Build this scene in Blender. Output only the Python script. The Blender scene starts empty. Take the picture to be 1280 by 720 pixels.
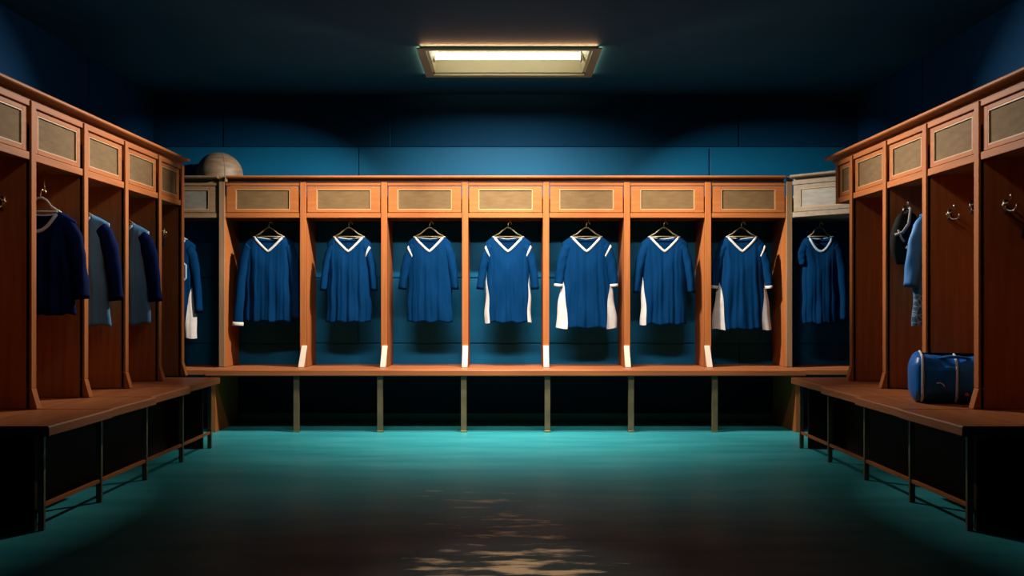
import bpy, bmesh, math, random
from mathutils import Vector, Matrix
random.seed(7)
C = bpy.context.scene.collection
PI = math.pi

# ------------------------------------------------------------------ materials
def mat(name, col, rough=0.6, metal=0.0, spec=0.5, sheen=0.0):
    m = bpy.data.materials.new(name); m.use_nodes = True
    b = m.node_tree.nodes['Principled BSDF']
    b.inputs['Base Color'].default_value = (*col, 1)
    b.inputs['Roughness'].default_value = rough
    b.inputs['Metallic'].default_value = metal
    b.inputs['Specular IOR Level'].default_value = spec
    if sheen:
        b.inputs['Sheen Weight'].default_value = sheen
        b.inputs['Sheen Roughness'].default_value = 0.4
    return m

def noise_color(m, c1, c2, scale=(1, 1, 1), nscale=4, detail=6, bump=0.0, lo=0.35, hi=0.65, bdist=0.01):
    nt = m.node_tree; N = nt.nodes; L = nt.links; b = N['Principled BSDF']
    tc = N.new('ShaderNodeTexCoord'); mp = N.new('ShaderNodeMapping')
    mp.inputs['Scale'].default_value = scale
    nz = N.new('ShaderNodeTexNoise'); nz.inputs['Scale'].default_value = nscale; nz.inputs['Detail'].default_value = detail
    rp = N.new('ShaderNodeValToRGB')
    rp.color_ramp.elements[0].position = lo; rp.color_ramp.elements[0].color = (*c1, 1)
    rp.color_ramp.elements[1].position = hi; rp.color_ramp.elements[1].color = (*c2, 1)
    L.new(tc.outputs['Object'], mp.inputs['Vector']); L.new(mp.outputs[0], nz.inputs['Vector'])
    L.new(nz.outputs['Fac'], rp.inputs['Fac']); L.new(rp.outputs['Color'], b.inputs['Base Color'])
    if bump:
        bp = N.new('ShaderNodeBump'); bp.inputs['Strength'].default_value = bump; bp.inputs['Distance'].default_value = bdist
        L.new(nz.outputs['Fac'], bp.inputs['Height']); L.new(bp.outputs[0], b.inputs['Normal'])
    return m

def wallmat(name, c1, c2, rough=0.55, sp=0.15):
    m = noise_color(mat(name, c1, rough, spec=sp), c1, c2, (1, 1, 1), 1.1, 7, 0.08, 0.3, 0.7, 0.004)
    return m
W1, W2 = (0.275, 0.082, 0.023), (0.375, 0.120, 0.036)
def wood(name, scale, c1=W1, c2=W2, rough=0.42):
    return noise_color(mat(name, c1, rough + .08, spec=0.1), c1, c2, scale, 1.0, 8, 0.12, 0.3, 0.7, 0.002)
WOOD_Z = wood('cherry wood upright grain', (38, 38, 2.2))
WOOD_X = wood('cherry wood cross grain', (2.2, 38, 38))
WOOD_Y = wood('cherry wood long grain', (38, 2.2, 38))
SEAT_X = wood('bench wood cross grain', (1.8, 22, 30), (0.26, 0.082, 0.030), (0.38, 0.125, 0.048), 0.35)
SEAT_Y = wood('bench wood long grain', (22, 1.8, 30), (0.26, 0.082, 0.030), (0.38, 0.125, 0.048), 0.35)
GREYW = wood('grey washed wood', (30, 30, 2.2), (0.23, 0.175, 0.13), (0.31, 0.245, 0.185), 0.5)
GREYX = wood('grey washed wood cross grain', (2.2, 30, 30), (0.23, 0.175, 0.13), (0.31, 0.245, 0.185), 0.5)
GREYD = wood('brown grey wood', (30, 30, 2.2), (0.20, 0.115, 0.06), (0.28, 0.17, 0.10), 0.5)
GREYDX = wood('brown grey wood cross grain', (2.2, 30, 30), (0.20, 0.115, 0.06), (0.28, 0.17, 0.10), 0.5)
PANEL = noise_color(mat('tan woven panel', (0.2, 0.14, 0.07), 0.7, spec=0.1), (0.118, 0.068, 0.030), (0.158, 0.094, 0.042), (1.5, 1.5, 7), 7, 4, 0.2, 0.3, 0.7, 0.003)
PANEL_G = noise_color(mat('grey tan panel', (0.2, 0.17, 0.13), 0.5), (0.15, 0.13, 0.105), (0.22, 0.20, 0.165), (1.5, 1.5, 7), 7, 4, 0.2, 0.3, 0.7, 0.003)
BEAD = mat('pale wood bead', (0.40, 0.23, 0.105), 0.45, spec=0.25)
CREAM = mat('cream paint', (0.86, 0.78, 0.66), 0.45)
BRASSY = noise_color(mat('dark bronze leg', (0.17, 0.12, 0.06), 0.45, 0.3), (0.13, 0.10, 0.055), (0.20, 0.14, 0.07), (1, 1, 1), 9)
STEEL = mat('nickel hook', (0.72, 0.66, 0.58), 0.28, 1.0)
BRASS = mat('brass hook', (0.62, 0.45, 0.20), 0.35, 1.0)
HANGER = mat('olive brown hanger', (0.16, 0.13, 0.06), 0.4, 0.2)
HANGER_P = mat('pale hanger', (0.45, 0.45, 0.42), 0.4)
WHITE = noise_color(mat('white jersey cloth', (0.8, 0.74, 0.72), 0.8, spec=.1), (0.47, 0.43, 0.42), (0.55, 0.505, 0.49), (1, 1, 1), 20)
DARKP = noise_color(mat('black nylon', (0.012, 0.011, 0.010), 0.8, spec=.05), (0.006, 0.006, 0.006), (0.012, 0.011, 0.010), (1, 1, 1), 30)
GREYS = mat('grey strap webbing', (0.20, 0.195, 0.19), 0.7, spec=.1)
DARKW = wood('shade darkened board', (2.2, 38, 38), (0.020, 0.010, 0.005), (0.034, 0.017, 0.008), 0.6)  # wood colour darkened to stand for the shade under the side benches
DARKB = wallmat('navy shade board', (0.002, 0.005, 0.014), (0.003, 0.007, 0.018), 0.6)  # near-black colour standing for the shade under the back bench
DOMEC = noise_color(mat('tan leather', (0.3, 0.2, 0.13), 0.55), (0.16, 0.108, 0.070), (0.26, 0.176, 0.115), (3, 3, 14), 3, 6, 0.15)

def fabric(name, c1, c2, sheen=0.15, rough=0.55, sp=0.2):
    return noise_color(mat(name, c1, rough, spec=sp, sheen=sheen), c1, c2, (30, 30, 4), 1.6, 4, 0.15, 0.3, 0.7, 0.002)
BLUE = fabric('royal blue jersey cloth', (0.0006, 0.0195, 0.068), (0.0008, 0.024, 0.083), 0.0, 0.8, 0.03)
NAVY = fabric('navy jersey cloth', (0.001, 0.006, 0.045), (0.0014, 0.008, 0.056), 0.0, 0.8, 0.03)
SATIN = fabric('light blue satin cloth', (0.045, 0.15, 0.29), (0.06, 0.18, 0.34), 0.1, 0.36, 0.4)
JACK = fabric('sky blue jacket cloth', (0.02, 0.13, 0.36), (0.028, 0.16, 0.42), 0.05, 0.55)
PIPE = mat('pale blue trim', (0.36, 0.46, 0.58), 0.6)
PATT = mat('blue patterned hem cloth', (0.02, 0.09, 0.2), 0.6)
nt = PATT.node_tree
v = nt.nodes.new('ShaderNodeTexVoronoi'); v.feature = 'DISTANCE_TO_EDGE'; v.inputs['Scale'].default_value = 34
tc = nt.nodes.new('ShaderNodeTexCoord'); rp = nt.nodes.new('ShaderNodeValToRGB')
rp.color_ramp.elements[0].position = 0.03; rp.color_ramp.elements[0].color = (0.16, 0.26, 0.36, 1)
rp.color_ramp.elements[1].position = 0.12; rp.color_ramp.elements[1].color = (0.006, 0.05, 0.13, 1)
nt.links.new(tc.outputs['Object'], v.inputs['Vector']); nt.links.new(v.outputs['Distance'], rp.inputs['Fac'])
nt.links.new(rp.outputs[0], nt.nodes['Principled BSDF'].inputs['Base Color'])
BAGC = fabric('blue bag vinyl', (0.006, 0.10, 0.38), (0.009, 0.13, 0.48), 0.0, 0.36)
BAGW = mat('bag white piping', (0.62, 0.66, 0.74), 0.5)
RED = mat('red badge', (0.55, 0.05, 0.03), 0.5)

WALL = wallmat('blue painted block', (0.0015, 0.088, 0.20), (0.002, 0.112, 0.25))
WALLT = wallmat('dark blue block', (0.0008, 0.034, 0.090), (0.001, 0.042, 0.108), 0.6, 0.05)
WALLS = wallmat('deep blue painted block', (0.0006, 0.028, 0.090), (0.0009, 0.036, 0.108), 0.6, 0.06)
CEIL = wallmat('midnight blue ceiling paint', (0.004, 0.056, 0.105), (0.006, 0.066, 0.122), 0.7)
CEIL.node_tree.nodes['Principled BSDF'].inputs['Specular IOR Level'].default_value = 0.12
BASEB = mat('teal baseboard paint', (0.01, 0.12, 0.10), 0.5)

# floor: teal sheet floor with streaks, plus a broken tan patch and shade painted in near the camera
FLOOR = bpy.data.materials.new('teal sheet floor'); FLOOR.use_nodes = True
nt = FLOOR.node_tree; N = nt.nodes; L = nt.links; B = N['Principled BSDF']
tc = N.new('ShaderNodeTexCoord')
def nmap(scale, ns, detail=6, rough=0.55, loc=(0, 0, 0)):
    mp = N.new('ShaderNodeMapping'); mp.inputs['Scale'].default_value = scale; mp.inputs['Location'].default_value = loc
    nz = N.new('ShaderNodeTexNoise'); nz.inputs['Scale'].default_value = ns
    nz.inputs['Detail'].default_value = detail; nz.inputs['Roughness'].default_value = rough
    L.new(tc.outputs['Object'], mp.inputs['Vector']); L.new(mp.outputs[0], nz.inputs['Vector'])
    return nz.outputs['Fac']
def ramp(fac, a, b, ca, cb):
    r = N.new('ShaderNodeValToRGB'); e = r.color_ramp.elements
    e[0].position = a; e[0].color = (*ca, 1); e[1].position = b; e[1].color = (*cb, 1)
    L.new(fac, r.inputs['Fac']); return r.outputs['Color']
def mth(op, a, b=None, clamp=False):
    n = N.new('ShaderNodeMath'); n.operation = op; n.use_clamp = clamp
    for i, q in enumerate((a, b)):
        if q is None: continue
        if isinstance(q, (int, float)): n.inputs[i].default_value = q
        else: L.new(q, n.inputs[i])
    return n.outputs[0]
def mixc(f, a, b):
    n = N.new('ShaderNodeMix'); n.data_type = 'RGBA'
    L.new(f, n.inputs['Factor'])
    for s, q in (('A', a), ('B', b)):
        sock = [i for i in n.inputs if i.name == s and i.type == 'RGBA'][0]
        if isinstance(q, tuple): sock.default_value = (*q, 1)
        else: L.new(q, sock)
    return [o for o in n.outputs if o.type == 'RGBA'][0]
def blob(cx, cy, rx, ry):
    sp = N.new('ShaderNodeSeparateXYZ'); L.new(tc.outputs['Object'], sp.inputs[0])
    dx = mth('DIVIDE', mth('SUBTRACT', sp.outputs[0], cx), rx)
    dy = mth('DIVIDE', mth('SUBTRACT', sp.outputs[1], cy), ry)
    d = mth('SQRT', mth('ADD', mth('MULTIPLY', dx, dx), mth('MULTIPLY', dy, dy)))
    return mth('SUBTRACT', 1.0, d, True)
base = ramp(nmap((0.7, 3.2, 1), 1.6), 0.32, 0.68, (0.020, 0.240, 0.285), (0.045, 0.315, 0.350))
near_shade = mth('MULTIPLY', ramp(nmap((0.6, 0.9, 1), 1.3, 4, 0.5, (3, 1, 0)), 0.42, 0.72, (0, 0, 0), (1, 1, 1)), mth('MULTIPLY', blob(0.6, 3.6, 2.6, 2.0), 1.6, True))
base = mixc(mth('MULTIPLY', near_shade, 0.5), base, (0.016, 0.034, 0.036))  # shade towards the camera mixed into the floor colour
base = mixc(mth('MULTIPLY', blob(0.05, 3.8, 1.6, 1.7), 1.4, True), base, (0.010, 0.036, 0.038))  # floor colour darkened further round the tan patch, as if in shade
tan_noise = nmap((1.5, 4.4, 1), 2.4, 8, 0.62, (0.7, 2.2, 0))
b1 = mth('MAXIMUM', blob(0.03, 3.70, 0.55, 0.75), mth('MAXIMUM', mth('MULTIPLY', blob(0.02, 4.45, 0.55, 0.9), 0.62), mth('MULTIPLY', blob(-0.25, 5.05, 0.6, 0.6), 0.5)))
wn = mth('ADD', tan_noise, mth('MULTIPLY', b1, 0.27))
tan_patch = ramp(mth('MULTIPLY', wn, mth('MULTIPLY', b1, 6.0, True)), 0.655, 0.79, (0, 0, 0), (1, 1, 1))
base = mixc(tan_patch, base, (0.84, 0.56, 0.32))
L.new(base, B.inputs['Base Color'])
L.new(ramp(nmap((0.8, 2.4, 1), 2.0), 0.3, 0.7, (0.34,) * 3, (0.5,) * 3), B.inputs['Roughness'])
B.inputs['Specular IOR Level'].default_value = 0.12

def emis(name, col, s):
    m = mat(name, col, 0.4)
    b = m.node_tree.nodes['Principled BSDF']
    b.inputs['Emission Color'].default_value = (*col, 1); b.inputs['Emission Strength'].default_value = s
    return m
TUBE = emis('fluorescent tube glow', (1.0, 0.95, 0.80), 5.5)
LENS = emis('lit acrylic rim', (1.0, 0.90, 0.62), 0.30)
REFL = mat('cream enamel reflector', (0.78, 0.70, 0.45), 0.5)
TRIM = mat('tan fixture trim', (0.34, 0.26, 0.12), 0.5)

# ------------------------------------------------------------------ helpers
class MB:
    def __init__(s): s.bm = bmesh.new()
    def box(s, x0, x1, y0, y1, z0, z1):
        bm = s.bm
        x0, x1 = min(x0, x1), max(x0, x1); y0, y1 = min(y0, y1), max(y0, y1); z0, z1 = min(z0, z1), max(z0, z1)
        v = [bm.verts.new(p) for p in ((x0, y0, z0), (x1, y0, z0), (x1, y1, z0), (x0, y1, z0), (x0, y0, z1), (x1, y0, z1), (x1, y1, z1), (x0, y1, z1))]
        for f in ((0, 3, 2, 1), (4, 5, 6, 7), (0, 1, 5, 4), (1, 2, 6, 5), (2, 3, 7, 6), (3, 0, 4, 7)): bm.faces.new([v[i] for i in f])
        return s
    def prism(s, poly, z0, z1):
        bm = s.bm
        a = [bm.verts.new((x, y, z0)) for x, y in poly]; b = [bm.verts.new((x, y, z1)) for x, y in poly]
        n = len(poly); bm.faces.new(a[::-1]); bm.faces.new(b)
        for i in range(n): bm.faces.new((a[i], a[(i + 1) % n], b[(i + 1) % n], b[i]))
        return s
    def hexa(s, bot, top):
        bm = s.bm; a = [bm.verts.new(p) for p in bot]; b = [bm.verts.new(p) for p in top]
        bm.faces.new(a[::-1]); bm.faces.new(b)
        for i in range(4): bm.faces.new((a[i], a[(i + 1) % 4], b[(i + 1) % 4], b[i]))
        return s
    def extrude(s, prof, axis, a0, a1, sign=1):
        """profile of (u,z), run along axis 'x' (u -> y) or 'y' (u -> sign*x)"""
        bm = s.bm
        def P(u, z, a): return (a, u, z) if axis == 'x' else (u * sign, a, z)
        A = [bm.verts.new(P(u, z, a0)) for u, z in prof]; Bv = [bm.verts.new(P(u, z, a1)) for u, z in prof]
        n = len(prof); bm.faces.new(A); bm.faces.new(Bv[::-1])
        for i in range(n): bm.faces.new((A[i], Bv[i], Bv[(i + 1) % n], A[(i + 1) % n]))
        return s
    def tube(s, pts, r, n=8, closed=False, flat=1.0):
        bm = s.bm; pts = [Vector(p) for p in pts]; m = len(pts); rings = []
        up0 = Vector((0, 1, 0))
        for i, p in enumerate(pts):
            if closed: d = pts[(i + 1) % m] - pts[i - 1]
            else: d = pts[min(i + 1, m - 1)] - pts[max(i - 1, 0)]
            d.normalize()
            u = up0 if abs(d.dot(up0)) < 0.95 else Vector((0, 0, 1))
            a = d.cross(u).normalized(); b = a.cross(d).normalized()
            rr = r[i] if isinstance(r, (list, tuple)) else r
            rings.append([bm.verts.new(p + a * (rr * math.cos(2 * PI * k / n)) + b * (rr * flat * math.sin(2 * PI * k / n))) for k in range(n)])
        for i in range(m if closed else m - 1):
            A, Bv = rings[i], rings[(i + 1) % m]
            for k in range(n): bm.faces.new((A[k], A[(k + 1) % n], Bv[(k + 1) % n], Bv[k]))
        if not closed:
            bm.faces.new(rings[0][::-1]); bm.faces.new(rings[-1])
        return s
    def rings(s, rings, cap=True):
        bm = s.bm; R = [[bm.verts.new(p) for p in r] for r in rings]; n = len(R[0])
        for A, Bv in zip(R, R[1:]):
            for k in range(n): bm.faces.new((A[k], A[(k + 1) % n], Bv[(k + 1) % n], Bv[k]))
        if cap: bm.faces.new(R[0][::-1]); bm.faces.new(R[-1])
        return s
    def grid(s, G):
        bm = s.bm; V = [[bm.verts.new(p) for p in row] for row in G]
        for a, b in zip(V, V[1:]):
            for i in range(len(a) - 1): bm.faces.new((a[i], a[i + 1], b[i + 1], b[i]))
        return s
    def build(s, name, m, parent=None, off=None, bevel=0.0, smooth=False, weld=False, solid=0.0):
        bm = s.bm
        if weld: bmesh.ops.remove_doubles(bm, verts=bm.verts, dist=1e-5)
        bmesh.ops.recalc_face_normals(bm, faces=bm.faces)
        o = parent
        if off is None and parent is not None:
            off = Vector((0, 0, 0)); q = parent
            while q is not None: off = off + q.location; q = q.parent
        if off is not None: bmesh.ops.translate(bm, verts=bm.verts, vec=-Vector(off))
        me = bpy.data.meshes.new(name); bm.to_mesh(me); bm.free()
        if smooth:
            for p in me.polygons: p.use_smooth = True
        ob = bpy.data.objects.new(name, me); C.objects.link(ob)
        if m: me.materials.append(m)
        if parent is not None: ob.parent = parent
        if solid:
            md = ob.modifiers.new('solid', 'SOLIDIFY'); md.thickness = solid; md.offset = 0
        if bevel:
            md = ob.modifiers.new('bevel', 'BEVEL'); md.width = bevel; md.segments = 2; md.limit_method = 'ANGLE'
        return ob

def thing(name, label, cat, loc, group=None, rotz=0):
    o = bpy.data.objects.new(name, None); C.objects.link(o); o.location = loc; o.rotation_euler = (0, 0, rotz)
    o.empty_display_size = 0.1
    o['label'] = label; o['category'] = cat; o['kind'] = 'thing'
    if group: o['group'] = group
    return o
def tag(o, label, cat, group=None):
    o['label'] = label; o['category'] = cat; o['kind'] = 'thing'
    if group: o['group'] = group
    return o
def struct(o): o['kind'] = 'structure'; return o
def copy_tree(o, parent=None):
    c = o.copy(); C.objects.link(c)
    if parent is not None: c.parent = parent
    for ch in [x for x in bpy.data.objects if x.parent == o]: copy_tree(ch, c)
    return c

# ------------------------------------------------------------------ dimensions (metres; camera at the origin, 1 m up, looking along +Y)
RX, YB, YF, ZC = 2.99, 8.40, -0.8, 2.78
FX = 2.295            # front plane of the side lockers
FY = 7.98             # front plane of the back lockers
ZB, ZR, ZT = 0.49, 1.70, 2.03   # bench top, cabinet underside, cornice top
EPS = 0.0015

# ------------------------------------------------------------------ setting
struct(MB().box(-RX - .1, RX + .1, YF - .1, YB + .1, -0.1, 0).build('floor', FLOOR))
def block_wall(name, m, axis, at, a0, a1, depth, joints, top=None):
    courses = [(0, .665), (.665, 1.22), (1.22, 1.775), (1.775, 2.33), (2.33, ZC)]
    b = MB(); g = 0.006
    for k, (z0, z1) in enumerate(courses):
        js = [a0] + [j for j in joints[k % 2] if a0 < j < a1] + [a1]
        for s, e in zip(js, js[1:]):
            x0 = s + (g if s != a0 else 0); x1 = e - (g if e != a1 else 0)
            zz0 = z0 + (g if k else 0); zz1 = z1 - (g if k < 4 else 0)
            if axis == 'x': b.box(x0, x1, at, at + depth, zz0, zz1)
            else: b.box(at, at + depth, x0, x1, zz0, zz1)
    if axis == 'x': b.box(a0, a1, at + .012 * (1 if depth > 0 else -1), at + depth, 0, ZC)
    else: b.box(at + .012 * (1 if depth > 0 else -1), at + depth, a0, a1, 0, ZC)
    o = b.build(name, m, bevel=.003)
    if top:                                   # the uppermost course takes a darker blue
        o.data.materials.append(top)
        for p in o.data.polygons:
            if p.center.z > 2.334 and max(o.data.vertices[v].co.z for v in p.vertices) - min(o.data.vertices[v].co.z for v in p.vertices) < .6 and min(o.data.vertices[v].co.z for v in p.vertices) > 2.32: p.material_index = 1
    return struct(o)
J = ([-2.4, -0.975, 1.98], [-1.25, 1.73])
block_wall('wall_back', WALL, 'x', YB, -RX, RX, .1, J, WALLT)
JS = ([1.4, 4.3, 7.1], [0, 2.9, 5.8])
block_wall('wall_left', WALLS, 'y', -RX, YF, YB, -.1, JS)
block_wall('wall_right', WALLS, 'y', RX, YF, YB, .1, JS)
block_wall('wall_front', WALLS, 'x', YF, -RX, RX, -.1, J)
LX0, LX1, LY0, LY1 = -.585, .635, 6.84, 7.65
c = MB()
c.box(-RX - .1, LX0, YF - .1, YB + .1, ZC, ZC + .2); c.box(LX1, RX + .1, YF - .1, YB + .1, ZC, ZC + .2)
c.box(LX0, LX1, YF - .1, LY0, ZC, ZC + .2); c.box(LX0, LX1, LY1, YB + .1, ZC, ZC + .2)
struct(c.build('ceiling', CEIL))
struct(MB().box(-2.26, 2.26, YB - .015, YB - .001, .001, .075).build('baseboard_back', BASEB, bevel=.003))

# ------------------------------------------------------------------ ceiling light
t = thing('ceiling_light', 'long glowing fluorescent light recessed in the dark ceiling', 'ceiling light', (.025, 7.245, ZC - .02))
g = .004
h = MB()
zt = ZC + .1
h.box(LX0 + g, LX1 - g, LY0 + g, LY1 - g, zt, zt + .01)
for x0, x1, xa, xb in ((LX0 + g, LX0 + .045, LX0 + g, LX0 + .085), (LX1 - .045, LX1 - g, LX1 - .085, LX1 - g)):
    h.hexa([(x0, LY0 + g, ZC), (x1, LY0 + g, ZC), (x1, LY1 - g, ZC), (x0, LY1 - g, ZC)], [(xa, LY0 + g, zt), (xb, LY0 + g, zt), (xb, LY1 - g, zt), (xa, LY1 - g, zt)])
for y0, y1, ya, yb in ((LY0 + g, LY0 + .045, LY0 + g, LY0 + .085), (LY1 - .045, LY1 - g, LY1 - .085, LY1 - g)):
    h.hexa([(LX0 + g, y0, ZC), (LX1 - g, y0, ZC), (LX1 - g, y1, ZC), (LX0 + g, y1, ZC)], [(LX0 + g, ya, zt), (LX1 - g, ya, zt), (LX1 - g, yb, zt), (LX0 + g, yb, zt)])
h.build('reflector_housing', REFL, t)
f = MB(); z0, z1 = ZC - .022, ZC - .016  # plate dropped below the ceiling to make room for the added halo lamps
f.box(LX0 - .03, LX1 + .03, LY0 - .03, LY0 + .03, z0, z1); f.box(LX0 - .03, LX1 + .03, LY1 - .03, LY1 + .03, z0, z1)
f.box(LX0 - .03, LX0 + .03, LY0 + .03, LY1 - .03, z0, z1); f.box(LX1 - .03, LX1 + .03, LY0 + .03, LY1 - .03, z0, z1)
f.build('frame', TRIM, t)
k_ = MB(); z0, z1 = ZC - .0158, ZC - .0005; g2 = .004
k_.box(LX0 + g2, LX1 - g2, LY0 + g2, LY0 + .02, z0, z1); k_.box(LX0 + g2, LX1 - g2, LY1 - .02, LY1 - g2, z0, z1)
k_.box(LX0 + g2, LX0 + .02, LY0 + .02, LY1 - .02, z0, z1); k_.box(LX1 - .02, LX1 - g2, LY0 + .02, LY1 - .02, z0, z1)
k_.build('inner_lip', REFL, t)
MB().tube([(-.52, 7.30, ZC + .05), (.55, 7.30, ZC + .05)], .026, 16).build('tube', TUBE, t, smooth=True)
for x in (-.535, .55):
    MB().box(x, x + .018, 7.265, 7.335, ZC + .012, ZC + .099).build('lamp_holder', CREAM, t, bevel=.003)

# ------------------------------------------------------------------ locker pieces
def door_x(parent, x0, x1, z0, z1, yf, wm, xm, pm, st=.075, dn=.02):
    """panelled cabinet door facing -Y with its front at yf"""
    d = MB(); y1 = yf + dn; tr, br = .024, .022
    d.box(x0, x0 + st, yf, y1, z0, z1); d.box(x1 - st, x1, yf, y1, z0, z1)
    d.box(x0 + st, x1 - st, yf, y1, z0, z0 + br); d.box(x0 + st, x1 - st, yf, y1, z1 - tr, z1)
    o = d.build('door', xm, parent, bevel=.0025)
    a0, a1, b0, b1 = x0 + st, x1 - st, z0 + br, z1 - tr
    MB().box(a0, a1, yf + .009, y1 - .003, b0, b1).build('door_panel', pm, o)
    e = .007; q = MB()
    q.box(a0, a1, yf + .001, yf + .0085, b0, b0 + e); q.box(a0, a1, yf + .001, yf + .0085, b1 - e, b1)
    q.box(a0, a0 + e, yf + .001, yf + .0085, b0 + e, b1 - e); q.box(a1 - e, a1, yf + .001, yf + .0085, b0 + e, b1 - e)
    q.build('bead', BEAD, o)
    return o
def hang_peg(parent, x, y, z1, top):
    """bracket under a cabinet floor; its prong carries a hanger hook whose crown is at height top"""
    x += .0155; z = top - .0108
    MB().tube([(x, y + .014, z1), (x, y + .014, z + .005), (x, y + .009, z), (x, y - .012, z), (x, y - .016, z + .008)], .0034, 6).build('hanging_hook', BRASS, parent, smooth=True)

PITCH = 4.57 / 7
TH = .025   # half thickness of a divider
def back_x(i): return -2.285 + PITCH * i
ordinal = ['leftmost', 'second from left', 'third from left', 'middle', 'third from right', 'second from right', 'rightmost']
lean = [.026, .015, .006, -.003, -.012, -.022]
def back_locker(i, divider=True):
    x0, x1 = back_x(i) + TH + EPS, back_x(i + 1) - TH - EPS
    t = thing('locker', '', 'locker', ((x0 + x1) / 2, FY, ZB + .002), 'back row of wooden lockers')
    if divider:
        xd = back_x(i + 1); b = MB()
        b.box(xd - TH, xd + TH, FY, YB - .004, ZB + .002, 1.87)
        b.box(xd - TH, xd + TH, FY - .006, FY + .02, ZB + .002, 1.984)
        b.build('divider', WOOD_Z, t, bevel=.003)
        s = lean[i] / 2
        MB().hexa([(xd - .022 - s, FY - .030, ZB + .002), (xd + .022 - s, FY - .030, ZB + .002), (xd + .022 - s, FY - .007, ZB + .002), (xd - .022 - s, FY - .007, ZB + .002)],
                  [(xd - .022 + s, FY - .022, .665), (xd + .022 + s, FY - .022, .665), (xd + .022 + s, FY - .007, .665), (xd - .022 + s, FY - .007, .665)]).build('foot_plate', CREAM, t, bevel=.002)['label'] = 'cream foot plate'
    MB().box(x0, x1, FY + .004, YB - .004, ZR, ZR + .02).build('cabinet_floor', WOOD_X, t)
    MB().box(x0, x1, FY + .024, YB - .004, 1.85, 1.87).build('cabinet_top', WOOD_X, t)
    MB().box(x0, x1, FY, FY + .022, ZR - .004, ZR + .034).build('face_rail', WOOD_X, t, bevel=.0025); MB().box(x0, x1, FY, FY + .022, 1.955, 1.984).build('face_rail', WOOD_X, t, bevel=.0025)
    door_x(t, x0 + .006, x1 - .006, ZR + .038, 1.950, FY + .004, WOOD_Z, WOOD_X, PANEL)
    hang_peg(t, ((336, 436, 537, 635, 733, 830, 927)[i] - 632) / 1237 * 8.07, 8.075, ZR, 1.674)
    return t
jer_desc = ['leftmost wooden locker in the back row, holding a long-sleeved blue jersey', 'second wooden locker from the left in the back row',
            'third wooden locker from the left in the back row', 'middle wooden locker of the back row below the ceiling light',
            'wooden back row locker with the jersey with white side panels, third from the right', 'wooden back row locker second from the right, its jersey showing one white panel',
            'rightmost wooden locker of the back row beside the grey-washed corner cabinet']
for i in range(7):
    o = back_locker(i, i < 6)
    o['label'] = jer_desc[i]
    if i == 6: MB().box(2.26, 2.31, FY, YB - .004, ZB + .002, 1.87).build('divider', WOOD_Z, o, bevel=.003)

# back cornice
def cornice_prof(f):   # (u,z); u is the plan coordinate, smaller towards the room
    return [(f + .010, 1.987), (f + .010, 2.007), (f - .044, 2.011), (f - .050, 2.016), (f - .050, ZT - .004), (f - .046, ZT), (f + .02, ZT), (f + .02, 1.987)]
o = MB().extrude(cornice_prof(FY), 'x', -2.245, 2.245).build('cornice_moulding', WOOD_X, off=(0, FY, 1.987))
o.location = (0, FY, 1.987); tag(o, 'long wooden cornice capping the back row of lockers', 'cornice')

# left corner locker (flat, brown grey) and right corner locker (turned towards the room, grey-washed)
t = thing('corner_locker', 'brown-grey corner locker at the left end of the back row, under the tan ball', 'locker', (-2.6, FY, ZB + .002))
b = MB(); b.box(-2.31, -2.26, FY, YB - .004, ZB + .002, 1.87); b.build('divider', WOOD_Z, t, bevel=.003)
MB().box(-2.31, -2.262, FY - .012, FY - .001, ZB + .002, ZT - .002).build('corner_post', GREYD, t, bevel=.004)
MB().box(-2.96, -2.312, FY + .004, YB - .004, ZR, ZR + .02).build('cabinet_floor', GREYDX, t)
MB().box(-2.96, -2.312, FY + .024, YB - .004, 1.85, 1.87).build('cabinet_top', GREYDX, t)
MB().box(-2.96, -2.312, FY, FY + .022, ZR - .004, ZR + .034).build('face_rail', GREYDX, t, bevel=.0025); MB().box(-2.96, -2.312, FY, FY + .022, 1.955, 1.985).build('face_rail', GREYDX, t, bevel=.0025)
door_x(t, -2.95, -2.318, ZR + .038, 1.950, FY + .004, GREYD, GREYDX, PANEL_G)
MB().extrude(cornice_prof(FY), 'x', -2.96, -2.312).build('cornice', GREYDX, t)
hang_peg(t, -2.71, 8.03, ZR, 1.661)

t = thing('corner_locker', 'pale grey-washed corner locker turned inward at the right end of the back row', 'locker', (2.6, FY, ZB + .002))
MB().box(2.262, 2.31, FY - .012, FY - .001, ZB + .002, ZT - .002).build('corner_post', GREYD, t, bevel=.004)
poly = [(2.314, 7.965), (2.86, 7.40), (2.975, 7.40), (2.975, YB - .004), (2.314, YB - .004)]
MB().prism(poly, ZR - .004, ZR + .02).build('cabinet_floor', GREYX, t)
MB().prism(poly, 1.85, 1.87).build('cabinet_top', GREYX, t)
A, Bp = Vector((2.314, 7.945)), Vector((2.86, 7.385)); dv = (Bp - A).normalized(); nv = Vector((-dv.y, dv.x)) * -1
if nv.y > 0: nv = -nv
Ln = (Bp - A).length; ang = math.atan2(dv.y, dv.x)
def turned(mb, name, m, parent):     # built along +X from 0, facing -Y, then turned to the diagonal
    bmesh.ops.rotate(mb.bm, verts=mb.bm.verts, cent=(0, 0, 0), matrix=Matrix.Rotation(ang, 3, 'Z'))
    bmesh.ops.translate(mb.bm, verts=mb.bm.verts, vec=(A.x, A.y, 0))
    return mb.build(name, m, parent)
turned(MB().box(0, Ln, -.022, 0, ZR - .004, ZR + .034), 'face_rail', GREYX, t); turned(MB().box(0, Ln, -.022, 0, 1.955, 1.985), 'face_rail', GREYX, t)
x0, x1, z0, z1, st = .008, Ln * .62, ZR + .038, 1.950, .055
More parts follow.
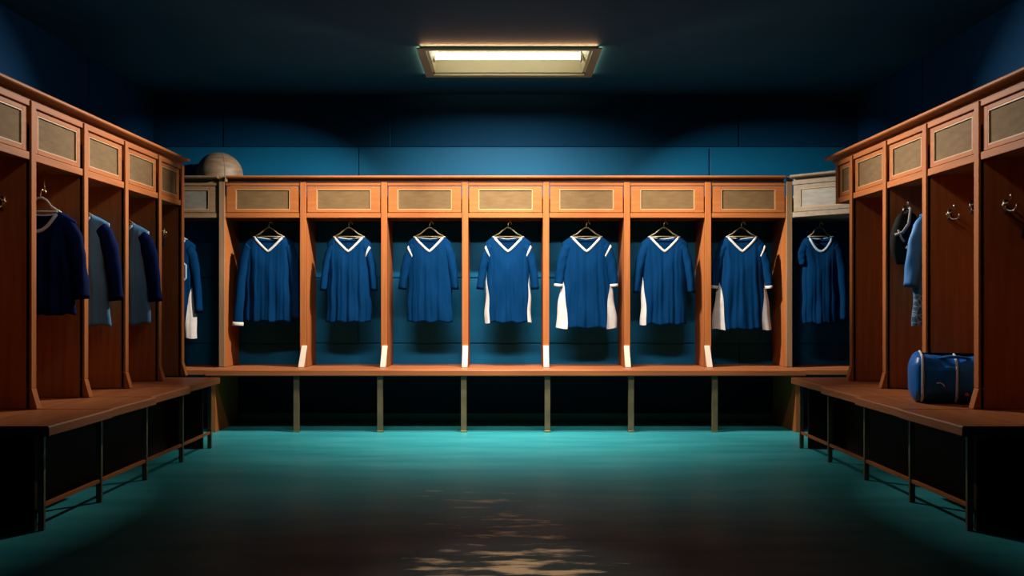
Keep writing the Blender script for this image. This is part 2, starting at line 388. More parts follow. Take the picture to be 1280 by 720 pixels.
d = MB(); d.box(x0, x0 + st, -.018, 0, z0, z1); d.box(x1 - st, x1, -.018, 0, z0, z1); d.box(x0 + st, x1 - st, -.018, 0, z0, z0 + .03); d.box(x0 + st, x1 - st, -.018, 0, z1 - .03, z1)
d.box(x1 + .004, Ln, -.014, 0, z0, z1)
o = turned(d, 'door', GREYX, t)
p = MB(); p.box(x0 + st, x1 - st, -.009, -.002, z0 + .03, z1 - .03)
turned(p, 'door_panel', PANEL_G, o)
q = MB(); e = .007; a0, a1, b0, b1 = x0 + st, x1 - st, z0 + .03, z1 - .03
q.box(a0, a1, -.017, -.0095, b0, b0 + e); q.box(a0, a1, -.017, -.0095, b1 - e, b1); q.box(a0, a0 + e, -.017, -.0095, b0 + e, b1 - e); q.box(a1 - e, a1, -.017, -.0095, b0 + e, b1 - e)
turned(q, 'bead', BEAD, o)
f = MB().extrude([(u - .012, z) for u, z in cornice_prof(0)], 'x', 0, Ln); turned(f, 'cornice', GREYX, t)
hang_peg(t, 2.545, 8.02, ZR - .004, 1.661)

# ------------------------------------------------------------------ side lockers
def hook(parent, x, y, z, m=STEEL, two=True):
    """double coat hook screwed to a board that faces the camera (-Y)"""
    b = MB()
    b.box(x - .012, x + .012, y - .005, y - .0005, z - .035, z + .03)
    for s in ((-1, 1) if two else (0,)):
        b.tube([(x, y - .004, z - .015), (x + s * .012, y - .02, z - .028), (x + s * .024, y - .038, z - .026), (x + s * .032, y - .046, z - .010), (x + s * .034, y - .047, z + .004)], [.005, .005, .005, .005, .008], 8)
    b.tube([(x, y - .004, z + .01), (x, y - .03, z + .012), (x, y - .052, z + .028), (x, y - .06, z + .05)], [.005, .005, .005, .009], 8)
    return b.build('coat_hook', m, parent, smooth=True)

def side_locker(sg, d0, d1, label, near=False, far=True, end=False):
    """one bay between boards at depths d0 and d1; sg -1 left, +1 right; carries its far board"""
    y0, y1 = d0 + TH + EPS, d1 - TH - EPS
    back = RX - .004
    t = thing('locker', label, 'locker', (sg * 2.64, (d0 + d1) / 2, ZB + .002), ('left' if sg < 0 else 'right') + ' row of wooden lockers')
    for dd, on in ((d1, far), (d0, near)):
        if on:
            b = MB(); b.box(sg * FX, sg * back, dd - TH, dd + TH, ZB + .002, 1.87)
            b.box(sg * (FX - .008), sg * (FX + .02), dd - TH, dd + TH, ZB + .10, 1.984)
            # the front edge flares out to the bench at its foot
            b.hexa([(sg * (FX - .035), dd - TH, ZB + .002), (sg * (FX + .02), dd - TH, ZB + .002), (sg * (FX + .02), dd + TH, ZB + .002), (sg * (FX - .035), dd + TH, ZB + .002)],
                   [(sg * (FX - .008), dd - TH, ZB + .10), (sg * (FX + .02), dd - TH, ZB + .10), (sg * (FX + .02), dd + TH, ZB + .10), (sg * (FX - .008), dd + TH, ZB + .10)])
            b.build('divider', WOOD_Z, t, bevel=.003)
    MB().box(sg * (FX + .004), sg * back, y0, y1, ZR, ZR + .02).build('cabinet_floor', WOOD_Y, t)
    MB().box(sg * (FX + .024), sg * back, y0, y1, 1.85, 1.87).build('cabinet_top', WOOD_Y, t)
    MB().box(sg * FX, sg * (FX + .022), y0, y1, ZR - .004, ZR + .034).build('face_rail', WOOD_Y, t, bevel=.0025); MB().box(sg * FX, sg * (FX + .022), y0, y1, 1.955, 1.984).build('face_rail', WOOD_Y, t, bevel=.0025)
    # door facing the room
    a, b_ = y0 + .008, y1 - .008; z0, z1 = ZR + .038, 1.950; st = .045 if y1 - y0 > .4 else .04
    X0, X1 = FX + .010, FX + .030
    d = MB(); d.box(sg * X0, sg * X1, a, a + st, z0, z1); d.box(sg * X0, sg * X1, b_ - st, b_, z0, z1)
    d.box(sg * X0, sg * X1, a + st, b_ - st, z0, z0 + .022); d.box(sg * X0, sg * X1, a + st, b_ - st, z1 - .022, z1)
    o = d.build('door', WOOD_Y, t, bevel=.0025)
    p0, p1, q0, q1 = a + st, b_ - st, z0 + .022, z1 - .022
    MB().box(sg * (X0 + .009), sg * (X1 - .003), p0, p1, q0, q1).build('door_panel', PANEL, o)
    e = .006; q = MB(); u0, u1 = sg * (X0 + .001), sg * (X0 + .0085)
    q.box(u0, u1, p0, p1, q0, q0 + e); q.box(u0, u1, p0, p1, q1 - e, q1); q.box(u0, u1, p0, p0 + e, q0 + e, q1 - e); q.box(u0, u1, p1 - e, p1, q0 + e, q1 - e)
    q.build('bead', BEAD, o)
    return t
DL = [4.2, 4.8, 5.4, 5.98, 6.56, 7.02]
LL = ['wooden left row locker cut by the left edge of the photo, one hook inside', 'wooden left row locker holding a navy jersey with a pale round collar',
      'wooden left row locker holding a shiny blue shirt, next to the navy jersey', 'wooden left row locker holding a shiny blue shirt, second from the far end',
      'narrow wooden locker at the far end of the left row, with a dark pouch']
LEFT = [side_locker(-1, DL[k], DL[k + 1], LL[k], near=(k == 0)) for k in range(5)]
DR = [4.2, 4.81, 5.41, 5.98, 6.56, 6.86]
RL = ['wooden right row locker cut by the right edge of the photo, holding a dark cap', 'wooden right row locker with bare coat hooks above the blue duffel bag',
      'wooden right row locker holding a sky blue jacket and a black backpack', 'empty wooden right row locker, second from the far end',
      'narrow wooden cabinet bay at the far end of the right row, open below']
RIGHT = [side_locker(1, DR[k], DR[k + 1], RL[k], near=(k == 0), far=(k < 4)) for k in range(5)]
# the last right bay has only a short end board closing its cabinet
MB().box(FX, RX - .004, 6.86 - TH, 6.86 + TH, ZR - .004, 1.984).build('end_board', WOOD_Z, RIGHT[4], bevel=.003)
hook(LEFT[0], -2.425, 4.775, 1.49, BRASS); hook(LEFT[4], -2.42, 6.995, 1.505, BRASS)
hook(RIGHT[1], 2.415, 5.385, 1.485); hook(RIGHT[1], 2.535, 5.385, 1.53, two=False)
hook(RIGHT[0], 2.415, 4.785, 1.475); hook(RIGHT[0], 2.535, 4.785, 1.50, two=False)
hook(RIGHT[2], 2.40, 5.955, 1.56, two=False)
for k, (x, y, z0) in enumerate(((-2.45, 5.21, 1.607), (-2.52, 5.80, 1.625), (-2.49, 6.38, 1.627))): hang_peg(LEFT[k + 1], x, y, ZR, z0)
hang_peg(RIGHT[2], 2.56, 5.66, ZR, 1.666)

def side_cornice(sg, a0, a1, label):
    prof = [(u, z) for u, z in cornice_prof(FX)]
    o = MB().extrude(prof, 'y', a0, a1, sg).build('cornice_moulding', WOOD_Y, off=(sg * FX, a0, 1.987))
    o.location = (sg * FX, a0, 1.987); tag(o, label, 'cornice')
side_cornice(-1, DL[0] - TH, 7.045, 'wooden cornice capping the left row of lockers')
side_cornice(1, DR[0] - TH, 6.97, 'wooden cornice capping the right row of lockers')

# ------------------------------------------------------------------ benches
t = thing('bench', 'long wooden bench running along the back row of lockers', 'bench', (0, 8.0, 0))
prof = [(7.680, .440), (7.675, .446), (7.675, .482), (7.683, ZB), (YB - .004, ZB), (YB - .004, .440)]
MB().extrude(prof, 'x', -2.33, 2.33).build('seat', SEAT_X, t)
prof2 = [(7.77, .440), (7.765, .446), (7.765, .480), (7.773, ZB - .003), (YB - .004, ZB - .003), (YB - .004, .440)]
for s in (-1, 1):
    MB().extrude(prof2, 'x', min(s * 2.333, s * 2.97), max(s * 2.333, s * 2.97)).build('seat', SEAT_X, t)
    MB().box(s * 2.262, s * 2.30, 7.72, YB - .02, .001, .439).build('end_panel', WOOD_Z, t, bevel=.003)
MB().box(-2.258, 2.258, YB - .03, YB - .018, .08, .438).build('shade_board', DARKB, t)  # dark board added where only shade lies under the bench
for i in range(1, 7):
    x = back_x(i)
    l = MB().box(x - .022, x + .022, 7.71, 7.745, .014, .439).build('leg', BRASSY, t, bevel=.003)
    MB().box(x - .026, x + .026, 7.706, 7.749, .001, .0135).build('foot', BRASS, l, bevel=.002)

def side_bench(sg, label):
    t = thing('bench', label, 'bench', (sg * 2.4, 5.5, 0))
    cuts = [(4.13, 4.793, 1.905), (4.807, 5.433, 1.918), (5.447, 6.113, 1.948), (6.127, 6.88, 1.985)]
    for k, (a, b, xf) in enumerate(cuts):
        zt = ZB
        pr = [(xf + .004, .446), (xf, .450), (xf, zt - .006), (xf + .006, zt), (RX - .004, zt), (RX - .004, .446)]
        MB().extrude(pr, 'y', a, b, sg).build('seat', SEAT_Y, t)
    for d in (4.37, 4.99, 5.62, 6.25, 6.85):
        MB().box(sg * 2.035, sg * 2.062, d - .010, d + .010, .001, .445).build('leg', BRASSY, t, bevel=.002)
    MB().box(sg * 2.04, sg * 2.058, 4.381, 6.839, .10, .118).build('rail', WOOD_Y, t, bevel=.002)
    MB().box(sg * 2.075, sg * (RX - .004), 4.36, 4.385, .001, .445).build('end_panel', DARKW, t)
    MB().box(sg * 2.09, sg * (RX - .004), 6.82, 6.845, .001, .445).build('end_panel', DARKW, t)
    MB().box(sg * 2.33, sg * 2.35, 4.39, 6.815, .001, .445).build('shade_board', DARKW, t)
    return t
side_bench(-1, 'wooden bench with thin legs along the left row of lockers')
side_bench(1, 'wooden bench with thin legs along the right row, under the blue bag')

# ------------------------------------------------------------------ garments
def sm(a, b, x):
    t = max(0, min(1, (x - a) / (b - a))); return t * t * (3 - 2 * t)
def garment(name, label, cat, loc, rotz=0, wsh=.19, wmid=.175, whem=.18, Lg=.70, nw=.12, vd=.12, vp=1.15, body=BLUE, trim=WHITE,
            sl=.36, sp=.055, sr=.05, white=(0, 0), cuff=(0, 0), stripe=(0, 0), slm=None, seed=0, group=None, hem=None, tt=.055, drop=.05, fold_amp=1.0):
    rnd = random.Random(seed); ph = [rnd.uniform(0, 6.28) for _ in range(8)]
    fr = [rnd.uniform(.85, 1.2) for _ in range(4)]
    t = thing(name, label, cat, loc, group, rotz)
    def Wd(r):
        if r < .7: return whem + (wmid - whem) * sm(0, .7, r)
        return wmid + (wsh - wmid) * sm(.7, .95, r)
    def pt(s, r, side, off=0):
        W = Wd(r); x = s * W; ax = abs(s) * wsh
        if ax < nw:
            k = 1 - (ax / nw) ** vp
            top = -vd * k if side < 0 else -.018 * k
        else: top = -drop * ((ax - nw) / (wsh - nw)) ** 1.3
        z = -Lg + r * (top + Lg)
        e = 1 - sm(nw * .75, nw + .035, ax)
        cap = math.sqrt(max(0, 1 - (max(0, r - .72) / .28) ** 2))
        cap = cap * (1 - e) + (1 - .35 * sm(.72, 1, r)) * e
        y = side * tt * (max(0, 1 - abs(s) ** 2.4)) ** .55 * cap
        fold = (math.sin(13 * fr[0] * s + ph[0]) + .7 * math.sin(23 * fr[1] * s + ph[1] + 1.5 * r) + .4 * math.sin(37 * fr[2] * s + ph[2] - 2 * r))
        y += side * .0055 * fold_amp * fold * (1 - r) ** .6 * (1 - abs(s) ** 6)
        y += side * .004 * math.sin(9 * r + 5 * abs(s) + ph[3]) * (1 - abs(s) ** 4) * (1 - r) * 2
        z += .006 * math.sin(9 * s + ph[4]) * (1 - r)
        x += .004 * math.sin(17 * r + ph[5]) * abs(s)
        d = Vector((s * .3, side, 0)).normalized() * off
        return Vector((x, y, z)) + d
    nx, nr = 56, 40
    b = MB()
    S = [math.sin(PI / 2 * (-1 + 2 * i / nx)) * .35 + (-1 + 2 * i / nx) * .65 for i in range(nx + 1)]
    r0 = 0.0
    for side in (-1, 1):
        b.grid([[pt(s, r0 + (1 - r0) * j / nr, side) for s in S] for j in range(nr + 1)])
    b.build('body', body, t, off=(0, 0, 0), smooth=True, weld=True, solid=.003)
    if hem:
        b = MB()
        for side in (-1, 1): b.grid([[pt(s, hem[0] * j / 8, side, .004) for s in S] for j in range(9)])
        b.build('patterned_hem', hem[1], t, off=(0, 0, 0), smooth=True, weld=True)
    # collar band round the neck opening
    ns = nw / wsh; pts = []
    for j in range(25):
        s = -ns + 2 * ns * j / 24; pts.append(pt(s, 1, -1, .003))
    for j in range(1, 24):
        s = ns - 2 * ns * j / 24; pts.append(pt(s, 1, 1, .003))
    MB().tube(pts, [.0098 if j < 25 else .006 for j in range(len(pts))], 8, closed=True, flat=.45).build('collar', trim, t, off=(0, 0, 0), smooth=True)
    # sleeves
    for q, sx in enumerate((-1, 1)):
        l = sl[q] if isinstance(sl, tuple) else sl
        spq = sp[q] if isinstance(sp, tuple) else sp
        if not l: continue
        P0 = Vector((sx * (wsh - .055), 0, -drop - .035)); P1 = Vector((sx * (wsh - .005), -.004, -drop - .075)); P2 = Vector((sx * (wsh + spq * .55), -.008, -drop - .06 - l * .35)); P3 = Vector((sx * (wsh + spq), -.006, -l))
        def path(u):
            a = (1 - u) ** 3; b_ = 3 * (1 - u) ** 2 * u; c_ = 3 * (1 - u) * u * u; d_ = u ** 3
            return P0 * a + P1 * b_ + P2 * c_ + P3 * d_
        def ring(u, grow=0.0, n=20, tilt=0):
            p = path(u); d = (path(min(1, u + .02)) - path(max(0, u - .02))).normalized()
            ax = Vector((0, 1, 0)); ux = d.cross(ax).normalized(); uy = ux.cross(d)
            rx = (sr * (1.0 + .1 * math.sin(PI * min(1, u * 1.4))) * (1 - .22 * u)) + grow; ry = (.036 + .004 * u) + grow
            out = []
            for k in range(n):
                a = 2 * PI * k / n
                w = 1 + .10 * math.sin(3 * a + ph[6] + 5 * u) * u + .04 * math.sin(22 * u + ph[7] + 2 * a)
                out.append(p + ux * (rx * w * math.cos(a)) + uy * (ry * w * math.sin(a)) + d * (tilt * math.cos(a)))
            return out
        b = MB(); R = [ring(j / 22) for j in range(23)]
        cen = path(.94); inner = [[cen + (v - path(1)) * .85 for v in R[-1]]]
        b.rings(R + inner)
        so = b.build('sleeve', slm or body, t, off=(0, 0, 0), smooth=True)
        if cuff[q]:
            MB().rings([ring(cuff[q], .003), ring(1.0, .004), ring(1.004, .001)]).build('cuff', trim, so, off=(0, 0, 0), smooth=True)
        if stripe[q]:
            MB().rings([ring(.20, .0035, tilt=-sx * .035), ring(.235, .0045, tilt=-sx * .035), ring(.265, .0035, tilt=-sx * .035)]).build('shoulder_stripe', trim, so, off=(0, 0, 0), smooth=True)
    # white side panels
    for q, sx in enumerate((-1, 1)):
        w = white[q]
        if not w: continue
        ra = .60
        b = MB()
        for side in (-1, 1):
            G = []
            for j in range(21):
                r = ra * j / 20; k = w / whem * (1 - (j / 20) ** 1.8) + .004
                G.append([pt(sx * (1 - k * (1 - i / 8)), r, side, .005) + Vector((sx * .004, 0, 0)) for i in range(9)])
            b.grid(G)
        b.build('side_panel', WHITE, t, off=(0, 0, 0), smooth=True, weld=True)['label'] = 'white side panel'
    return t

def hanger(label, loc, hook_top, m=HANGER, rotz=0, hw=.132, group='hangers in the lockers'):
    """triangular hanger; origin at the bar, arms inside the garment's shoulders"""
    t = thing('clothes_hanger', label, 'hanger', loc, group, rotz)
    apex = .070; y = 0
    MB().tube([(-hw, y, -.008), (-hw * .55, y, .022), (-.035, y, .055), (-.012, y, apex), (.012, y, apex), (.035, y, .055), (hw * .55, y, .022), (hw, y, -.008)], .0056, 8, flat=.8).build('shoulders', m, t, off=(0, 0, 0), smooth=True)
    MB().tube([(-hw * .93, y, -.002), (hw * .93, y, -.002)], .0045, 6).build('bar', m, t, off=(0, 0, 0), smooth=True)
    MB().tube([(0, y, apex - .004), (0, y, hook_top - .032), (.003, y, hook_top - .014), (.009, y, hook_top - .005), (.0155, y, hook_top - .002), (.022, y, hook_top - .005), (.028, y, hook_top - .014), (.029, y, hook_top - .024)], .0036, 6).build('hook', BRASS, t, off=(0, 0, 0), smooth=True)
    return t

JG = 'blue jerseys in the back row'
cx = lambda px: (px - 632) / 1237 * 8.07
GY = 8.075
spec = [
 dict(px=336, label='long-sleeved blue jersey with white V-neck in the leftmost back locker', wsh=.205, wmid=.20, whem=.205, Lg=.69, sl=(.72, .68), sp=(.045, .02), sr=.05, cuff=(.975, 0), seed=1),
 dict(px=436, label='blue V-neck jersey in the second back locker from the left, faint sleeve stripes', wsh=.178, whem=.185, Lg=.695, sl=.44, sp=.03, sr=.034, stripe=(0, 1), seed=2),
 dict(px=537, label='all-blue V-neck jersey with white sleeve flash in the third back locker from left', wsh=.18, whem=.187, Lg=.695, sl=.43, sp=(.042, .028), sr=.04, stripe=(1, 0), seed=3),
 dict(px=635, label='blue V-neck jersey with narrow white side panels in the middle back locker', whem=.185, wmid=.17, Lg=.70, sl=.43, sp=.035, sr=.038, stripe=(1, 1), white=(.04, .03), seed=4),
 dict(px=733, label='blue jersey with wide white side panels in the third back locker from the right', wsh=.195, whem=.242, wmid=.195, Lg=.745, sl=.405, sp=.03, sr=.045, stripe=(0, 1), white=(.09, .085), cuff=(.955, .955), seed=5),
 dict(px=830, label='blue jersey with one white panel at its left in the second back locker from right', whem=.188, Lg=.715, sl=.46, sp=.035, sr=.04, white=(.045, 0), seed=6),
 dict(px=927, label='blue jersey with white side panels and cuffs in the rightmost back locker', wsh=.19, whem=.236, wmid=.185, Lg=.755, sl=.42, sp=.03, sr=.040, stripe=(0, 1), white=(.095, .08), cuff=(.955, .955), seed=7),
]
hl = ['in the leftmost back locker', 'in the second back locker from the left', 'in the third back locker from the left', 'in the middle back locker',
      'in the third back locker from the right', 'in the second back locker from the right', 'in the rightmost back locker']
for k, sdict in enumerate(spec):
    d = dict(sdict); px = d.pop('px'); lab = d.pop('label'); X = cx(px) + .0
    garment('jersey', lab, 'jersey', (X, GY, 1.548), group=JG, **d)
h0 = None
for k, sdict in enumerate(spec):
    X = cx(sdict['px'])
    if h0 is None: h0 = hanger('', (X, GY, 1.552), .122); h = h0
    else: h = copy_tree(h0)
    h.location = (X, GY, 1.552); h['label'] = 'olive brown clothes hanger ' + hl[k]

j = garment('jersey', 'blue jersey with part of a white number in the left corner locker', 'jersey', (-2.71, 8.03, 1.525), whem=.205, wmid=.175, Lg=.80, sl=(.36, .60), sp=.03, sr=.042, white=(.0, .085), cuff=(0, 0), seed=11, trim=PIPE, group=None)
ringp = []
for x, z in ((-.045, -.21), (-.02, -.185), (.02, -.185), (.052, -.215), (.052, -.315), (.02, -.345), (-.02, -.345), (-.045, -.32)): ringp.append((x + .085, -.068, z))
MB().tube(ringp, .0085, 6, closed=True, flat=.4).build('number', PIPE, j, off=(0, 0, 0))
hanger('dark clothes hanger in the left corner locker', (-2.71, 8.03, 1.529), .132)
garment('jersey', 'blue long-sleeved jersey with a pale round collar in the right corner locker', 'jersey', (2.545, 8.02, 1.545), wsh=.17, whem=.145, wmid=.145, Lg=.70, nw=.095, vd=.12, vp=1.9, sl=(.22, .69), sp=(-.03, .02), sr=.042, fold_amp=.6, trim=PIPE, seed=12)
hanger('dark clothes hanger in the right corner locker', (2.545, 8.02, 1.549), .112, hw=.10)
garment('jersey', 'navy jersey with pale round collar in the left row, nearest the camera', 'jersey', (-2.45, 5.21, 1.485), body=NAVY, wsh=.19, whem=.185, wmid=.18, Lg=.54, nw=.105, vd=.105, vp=2.0, sl=.46, sp=.03, sr=.05, trim=PIPE, seed=13)
hanger('pale clothes hanger in the left row, with the navy jersey', (-2.45, 5.21, 1.489), .118, HANGER_P, hw=.11)
garment('jersey', 'shiny blue shirt with white shoulder trim in the left row beside the navy jersey', 'jersey', (-2.52, 5.80, 1.52), body=SATIN, slm=NAVY, wsh=.20, whem=.205, wmid=.19, Lg=.645, nw=.10, vd=.09, vp=2, sl=.5, sp=.045, sr=.05, white=(0, 0), stripe=(0, 0), seed=14)
hanger('dark clothes hanger in the left row, with the white-trimmed shiny shirt', (-2.52, 5.80, 1.524), .101, hw=.10)
garment('jersey', 'shiny mid-blue shirt with pale seams in the left row, farthest from the camera', 'jersey', (-2.49, 6.38, 1.515), body=SATIN, slm=NAVY, wsh=.195, whem=.20, wmid=.185, Lg=.64, nw=.10, vd=.07, vp=2, sl=.5, sp=.045, sr=.05, trim=PIPE, seed=15)
hanger('dark clothes hanger in the left row, with the farthest shiny shirt', (-2.49, 6.38, 1.519), .108, hw=.10)
garment('jacket', 'sky blue jacket with patterned hem hanging in the right row', 'jacket', (2.56, 5.66, 1.555), body=JACK, wsh=.20, whem=.235, wmid=.22, Lg=.68, nw=.08, vd=.06, vp=2, sl=(.46, .46), sp=(.04, .04), sr=.055, trim=JACK, hem=(.28, PATT), seed=16, tt=.06)
hanger('dark clothes hanger in the right row, with the sky blue jacket', (2.56, 5.66, 1.559), .107, hw=.09)

# ------------------------------------------------------------------ ball on the lockers
t = thing('ball', 'large tan leather ball on top of the lockers in the back left corner', 'ball', (-2.37, 8.20, 1.871))
R = .19; b = MB(); rr = []
for i in range(1, 32):
    th = PI * i / 32; rr.append([(-2.37 + R * math.sin(th) * math.cos(2 * PI * k / 48), 8.20 + R * math.sin(th) * math.sin(2 * PI * k / 48), 1.874 + R - R * math.cos(th)) for k in range(48)])
b.rings(rr); b.build('cover', DOMEC, t, smooth=True)
sm_ = MB()
for tilt in (0, PI / 2):
    sm_.tube([(-2.37 + (R - .001) * math.cos(a) * math.cos(tilt + .5), 8.20 + (R - .001) * math.cos(a) * math.sin(tilt + .5), 1.874 + R + (R - .001) * math.sin(a)) for a in [2 * PI * k / 64 for k in range(64)]], .003, 6, closed=True)
sm_.build('seam', mat('dark tan seam', (0.16, 0.10, 0.06), .6), t, smooth=True)

# ------------------------------------------------------------------ duffel bag
bx, by, bz = 2.315, 5.14, ZB + .003
t = thing('duffel_bag', 'blue duffel bag with white piping on the right bench', 'bag', (bx, by, bz), None, math.radians(-18))
HL, RYb, H = .205, .155, .255
def bag_ring(x, off=0.0, n=48):
    u = abs(x) / HL
    k = (1 - max(0, (u - .72) / .28) ** 2.6 * .55) if u <= 1 else .45
    sag = .018 * math.cos(min(1, u) * PI / 2 * 1.2) * -1
    out = []
    for i in range(n):
        a = 2 * PI * i / n; c_, s_ = math.cos(a), math.sin(a)
        y = math.copysign(abs(c_) ** .62, c_) * (RYb * k + off); z = math.copysign(abs(s_) ** .62, s_) * (H / 2 * (k if s_ > 0 else min(1, k + .12)) + off)
        w = .004 * math.sin(5 * a + x * 30) + .003 * math.sin(9 * a - x * 44)
        z2 = H / 2 + z + (sag if s_ > .3 else 0) + (w if s_ > -.3 else 0)
        out.append((bx + x, by + y * (1 + w * 3), bz + max(0.0, z2)))
    return out
b = MB(); xs = [-HL + 2 * HL * i / 40 for i in range(41)]
b.rings([bag_ring(x) for x in xs]); b.build('body', BAGC, t, smooth=True)
for x in (-.150, .01):
    pts = [(a, b_, max(c_, bz + .007)) for a, b_, c_ in bag_ring(x, .003, 64)]; b = MB(); b.tube(pts, .006, 8, closed=True); b.build('piping', BAGW, t, smooth=True)['label'] = 'white piping'
zp = MB(); zp.box(bx - .15, bx + .15, by - .008, by + .008, bz + H - .030, bz + H - .002); zp.build('zipper', DARKP, t)
for s in (-1, 1):
    pts = [(bx - .09 + .18 * k / 16, by + s * (.09 + .035 * math.sin(PI * k / 16)), bz + H - .02 - .01 + .012 * math.sin(PI * k / 16)) for k in range(17)]
    MB().tube(pts, .007, 8).build('handle', BAGC, t, smooth=True)
MB().tube([(bx + .055, by - RYb - .004, bz + .052), (bx + .055, by - RYb + .004, bz + .052)], .009, 14).build('badge', RED, t)['label'] = 'small red badge'
MB().tube([(bx - .085, by - RYb - .003, bz + .105), (bx - .07, by - RYb - .004, bz + .108), (bx - .055, by - RYb - .003, bz + .100), (bx - .048, by - RYb - .003, bz + .088)], .0025, 6).build('logo_mark', BAGW, t)

# ------------------------------------------------------------------ backpack in the right row
px_, py_, pz_ = 2.375, 5.862, 1.235
t = thing('backpack', 'black backpack with grey straps hanging behind the sky blue jacket', 'backpack', (px_, py_, pz_))
b = MB(); rr = []
for i in range(25):
    u = i / 24; z = pz_ + .30 * u
    w = .105 * (math.sin(PI * (.08 + .84 * u)) ** .45) * (1 - .22 * u); dpt = .055 * (math.sin(PI * (.06 + .86 * u)) ** .5)
    rr.append([(px_ + w * math.copysign(abs(math.cos(a)) ** .75, math.cos(a)), py_ + dpt * math.copysign(abs(math.sin(a)) ** .75, math.sin(a)) + .0, z) for a in [2 * PI * k / 32 for k in range(32)]])
b.rings(rr); b.build('body', DARKP, t, smooth=True)
MB().tube([(px_ - .085, py_ - .045, pz_ + .17), (px_ - .05, py_ - .070, pz_ + .185), (px_ - .015, py_ - .070, pz_ + .235), (px_ + .0, py_ - .05, pz_ + .29), (px_ + .02, py_ - .01, pz_ + .325), (px_ + .03, py_ + .03, pz_ + .335)], .009, 8).build('strap', GREYS, t, smooth=True)
MB().tube([(px_ - .03, py_ - .066, pz_ + .10), (px_ + .0, py_ - .072, pz_ + .085), (px_ + .045, py_ - .066, pz_ + .075)], .010, 8).build('strap', GREYS, t, smooth=True)
MB().tube([(px_ - .03, py_ + .01, pz_ + .295), (px_ - .01, py_ + .0, pz_ + .325), (px_ + .02, py_ + .0, pz_ + .325), (px_ + .04, py_ + .01, pz_ + .295)], .006, 8).build('grab_handle', DARKP, t, smooth=True)
MB().tube([(px_ - .070, py_ - .052, pz_ + .20), (px_ - .055, py_ - .066, pz_ + .150), (px_ - .04, py_ - .070, pz_ + .13)], .007, 8).build('buckle', GREYS, t, smooth=True)

# ------------------------------------------------------------------ cap, pouch
kx, ky, kz = 2.52, 4.655, 1.30
t = thing('cap', 'dark cap hanging from a hook by the right edge of the photo', 'cap', (kx, ky, kz))
b = MB(); rr = []
for i in range(13):
    th = (PI / 2) * i / 12.5; rr.append([(kx + .088 * math.cos(th) * math.cos(a), ky + .055 * math.cos(th) * math.sin(a), kz + .012 + .115 * math.sin(th)) for a in [2 * PI * k / 32 for k in range(32)]])
b.rings(rr); b.build('crown', DARKP, t, smooth=True)
G = []
for i in range(7):
    v_ = i / 6; G.append([(kx + .082 * s * (1 - .12 * v_ * v_), ky - .052 * math.sqrt(max(0, 1 - s * s)) - .060 * v_ * math.sqrt(max(0, 1 - .8 * s * s)), kz + .010 - .012 * v_ - .02 * s * s * v_) for s in [-1 + 2 * k / 20 for k in range(21)]])
MB().grid(G).build('brim', DARKP, t, smooth=True, solid=.004)
MB().tube([G[-1][k] for k in range(21)], .0022, 6).build('brim_edge', GREYS, t, smooth=True)
MB().tube([(kx, ky, kz + .125), (kx + .012, ky, kz + .155), (kx + .015, ky + .012, kz + .18)], .004, 6).build('loop', DARKP, t, smooth=True)

qx, qy, qz = -2.42, 6.93, 1.40
t = thing('pouch', 'small dark drawstring pouch hooked at the far end of the left row', 'pouch', (qx, qy, qz))
b = MB(); rr = []
for i in range(13):
    u = i / 12; w = .036 * (math.sin(PI * (.10 + .80 * u)) ** .5) * (1 - .35 * u); rr.append([(qx + w * math.cos(a), qy + .6 * w * math.sin(a), qz + .095 * u) for a in [2 * PI * k / 20 for k in range(20)]])
b.rings(rr); b.build('body', DARKP, t, smooth=True)
MB().tube([(qx - .01, qy, qz + .09), (qx - .006, qy - .004, qz + .11), (qx + .006, qy - .004, qz + .11), (qx + .01, qy, qz + .09)], .002, 6).build('drawstring', GREYS, t, smooth=True)

# ------------------------------------------------------------------ lights
def area(name, loc, sx, sy, e, col, spread=180, target=None):
    l = bpy.data.lights.new(name, 'AREA'); l.shape = 'RECTANGLE'; l.size = sx; l.size_y = sy; l.energy = e; l.color = col; l.spread = math.radians(spread)
    o = bpy.data.objects.new(name, l); C.objects.link(o); o.location = loc
    if target: o.rotation_euler = (Vector(target) - Vector(loc)).to_track_quat('-Z', 'Y').to_euler()
    return o
def spot(name, loc, target, e, col, size, blend, rad=.06):
    l = bpy.data.lights.new(name, 'SPOT'); l.energy = e; l.color = col; l.spot_size = math.radians(size); l.spot_blend = blend; l.shadow_soft_size = rad
    o = bpy.data.objects.new(name, l); C.objects.link(o); o.location = loc
    o.rotation_euler = (Vector(target) - Vector(loc)).to_track_quat('-Z', 'Y').to_euler(); return o
WARM = (1.0, 0.93, 0.80)
ZL = ZC - .03
area('fluorescent_lamp', (.02, 6.95, ZL), 1.0, .05, 44, WARM, 112, (.02, 8.25, .45))
area('front_fill_lamp', (0, 5.5, ZC - .04), 2.6, .10, 17, WARM, 62, (0, 8.2, .62))  # added unseen lamp filling the back lockers from the front
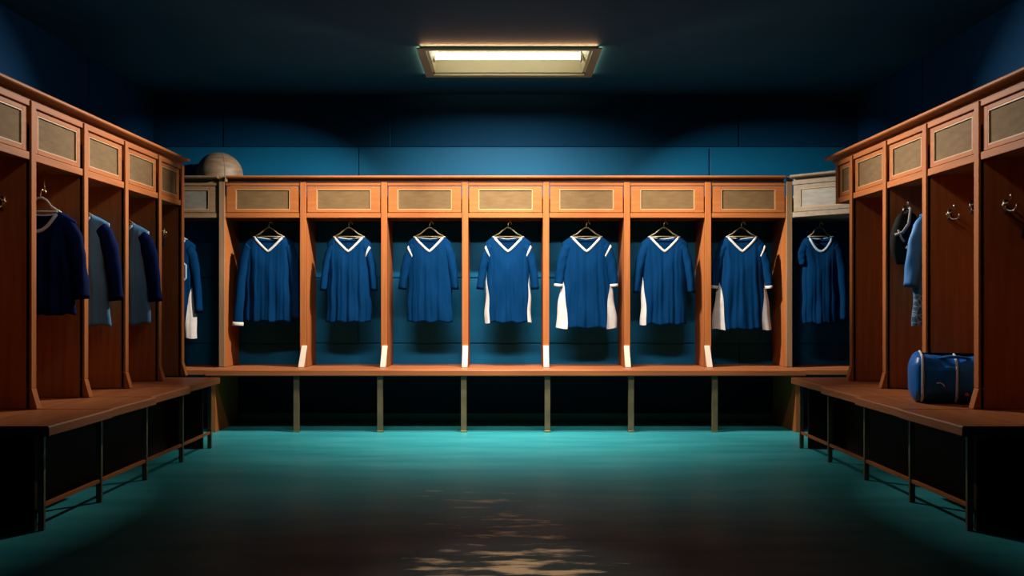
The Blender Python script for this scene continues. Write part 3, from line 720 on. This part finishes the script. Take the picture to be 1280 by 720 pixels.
cxl, cyl = (LX0 + LX1) / 2, (LY0 + LY1) / 2      # lamps added behind the trim plate to imitate a halo on the ceiling
for dx, dy in ((0, -1), (0, 1), (-1, 0), (1, 0)):
    p = Vector((cxl + dx * ((LX1 - LX0) / 2 + .012), cyl + dy * ((LY1 - LY0) / 2 + .012), ZC - .012))
    area('halo_lamp', p, (LX1 - LX0) if dy else (LY1 - LY0), .006, 1.7 if dy else 1.2, (1.0, .48, .20), 115, p + Vector((dx, dy, .75)))
area('fluorescent_lamp', (.02, 7.36, ZL), 1.0, .06, 23, WARM, 102, (.02, 7.40, 0))
spot('patch_fill_spot', (.05, 3.70, ZC - .05), (.05, 3.72, 0), 95, WARM, 27, 1.0, .04)  # added unseen lamp that brightens the tan floor patch
for s in (-1, 1):     # aimed lamps added under the fixture light the back row and the side rows
    area('fluorescent_lamp', (s * .30 + .02, 7.05, ZL - .03), .07, .07, 16, WARM, 62, (s * 2.05, 8.0, 1.40))
    area('fluorescent_lamp', (s * .30 + .02, 7.20, ZL - .03), .07, .05, 16, WARM, 54, (s * 2.3, 5.55, 1.62))
    area('side_fill_lamp', (s * .75, 4.65, ZC - .04), 1.5, .06, 3.0, (1.0, .90, .76), 80, (s * 2.3, 5.2, 1.95))   # added unseen lamps that fill in light on both side rows
w = bpy.data.worlds.new('World'); bpy.context.scene.world = w; w.use_nodes = True
w.node_tree.nodes['Background'].inputs[0].default_value = (0.01, 0.02, 0.03, 1); w.node_tree.nodes['Background'].inputs[1].default_value = 0.2

# ------------------------------------------------------------------ camera
cam = bpy.data.cameras.new('camera'); co = bpy.data.objects.new('camera', cam); C.objects.link(co)
co.location = (0, 0, 1.0); co.rotation_euler = (PI / 2, 0, 0)
cam.sensor_width = 36; cam.lens = 36 * 1237 / 1280; cam.shift_x = 8 / 1280; cam.shift_y = 20 / 1280; cam.clip_start = .05
S_ = bpy.context.scene; S_.camera = co
S_.view_settings.view_transform = 'Standard'; S_.view_settings.look = 'None'; S_.view_settings.gamma = 1; S_.view_settings.exposure = 0
S_.view_settings.use_curve_mapping = False
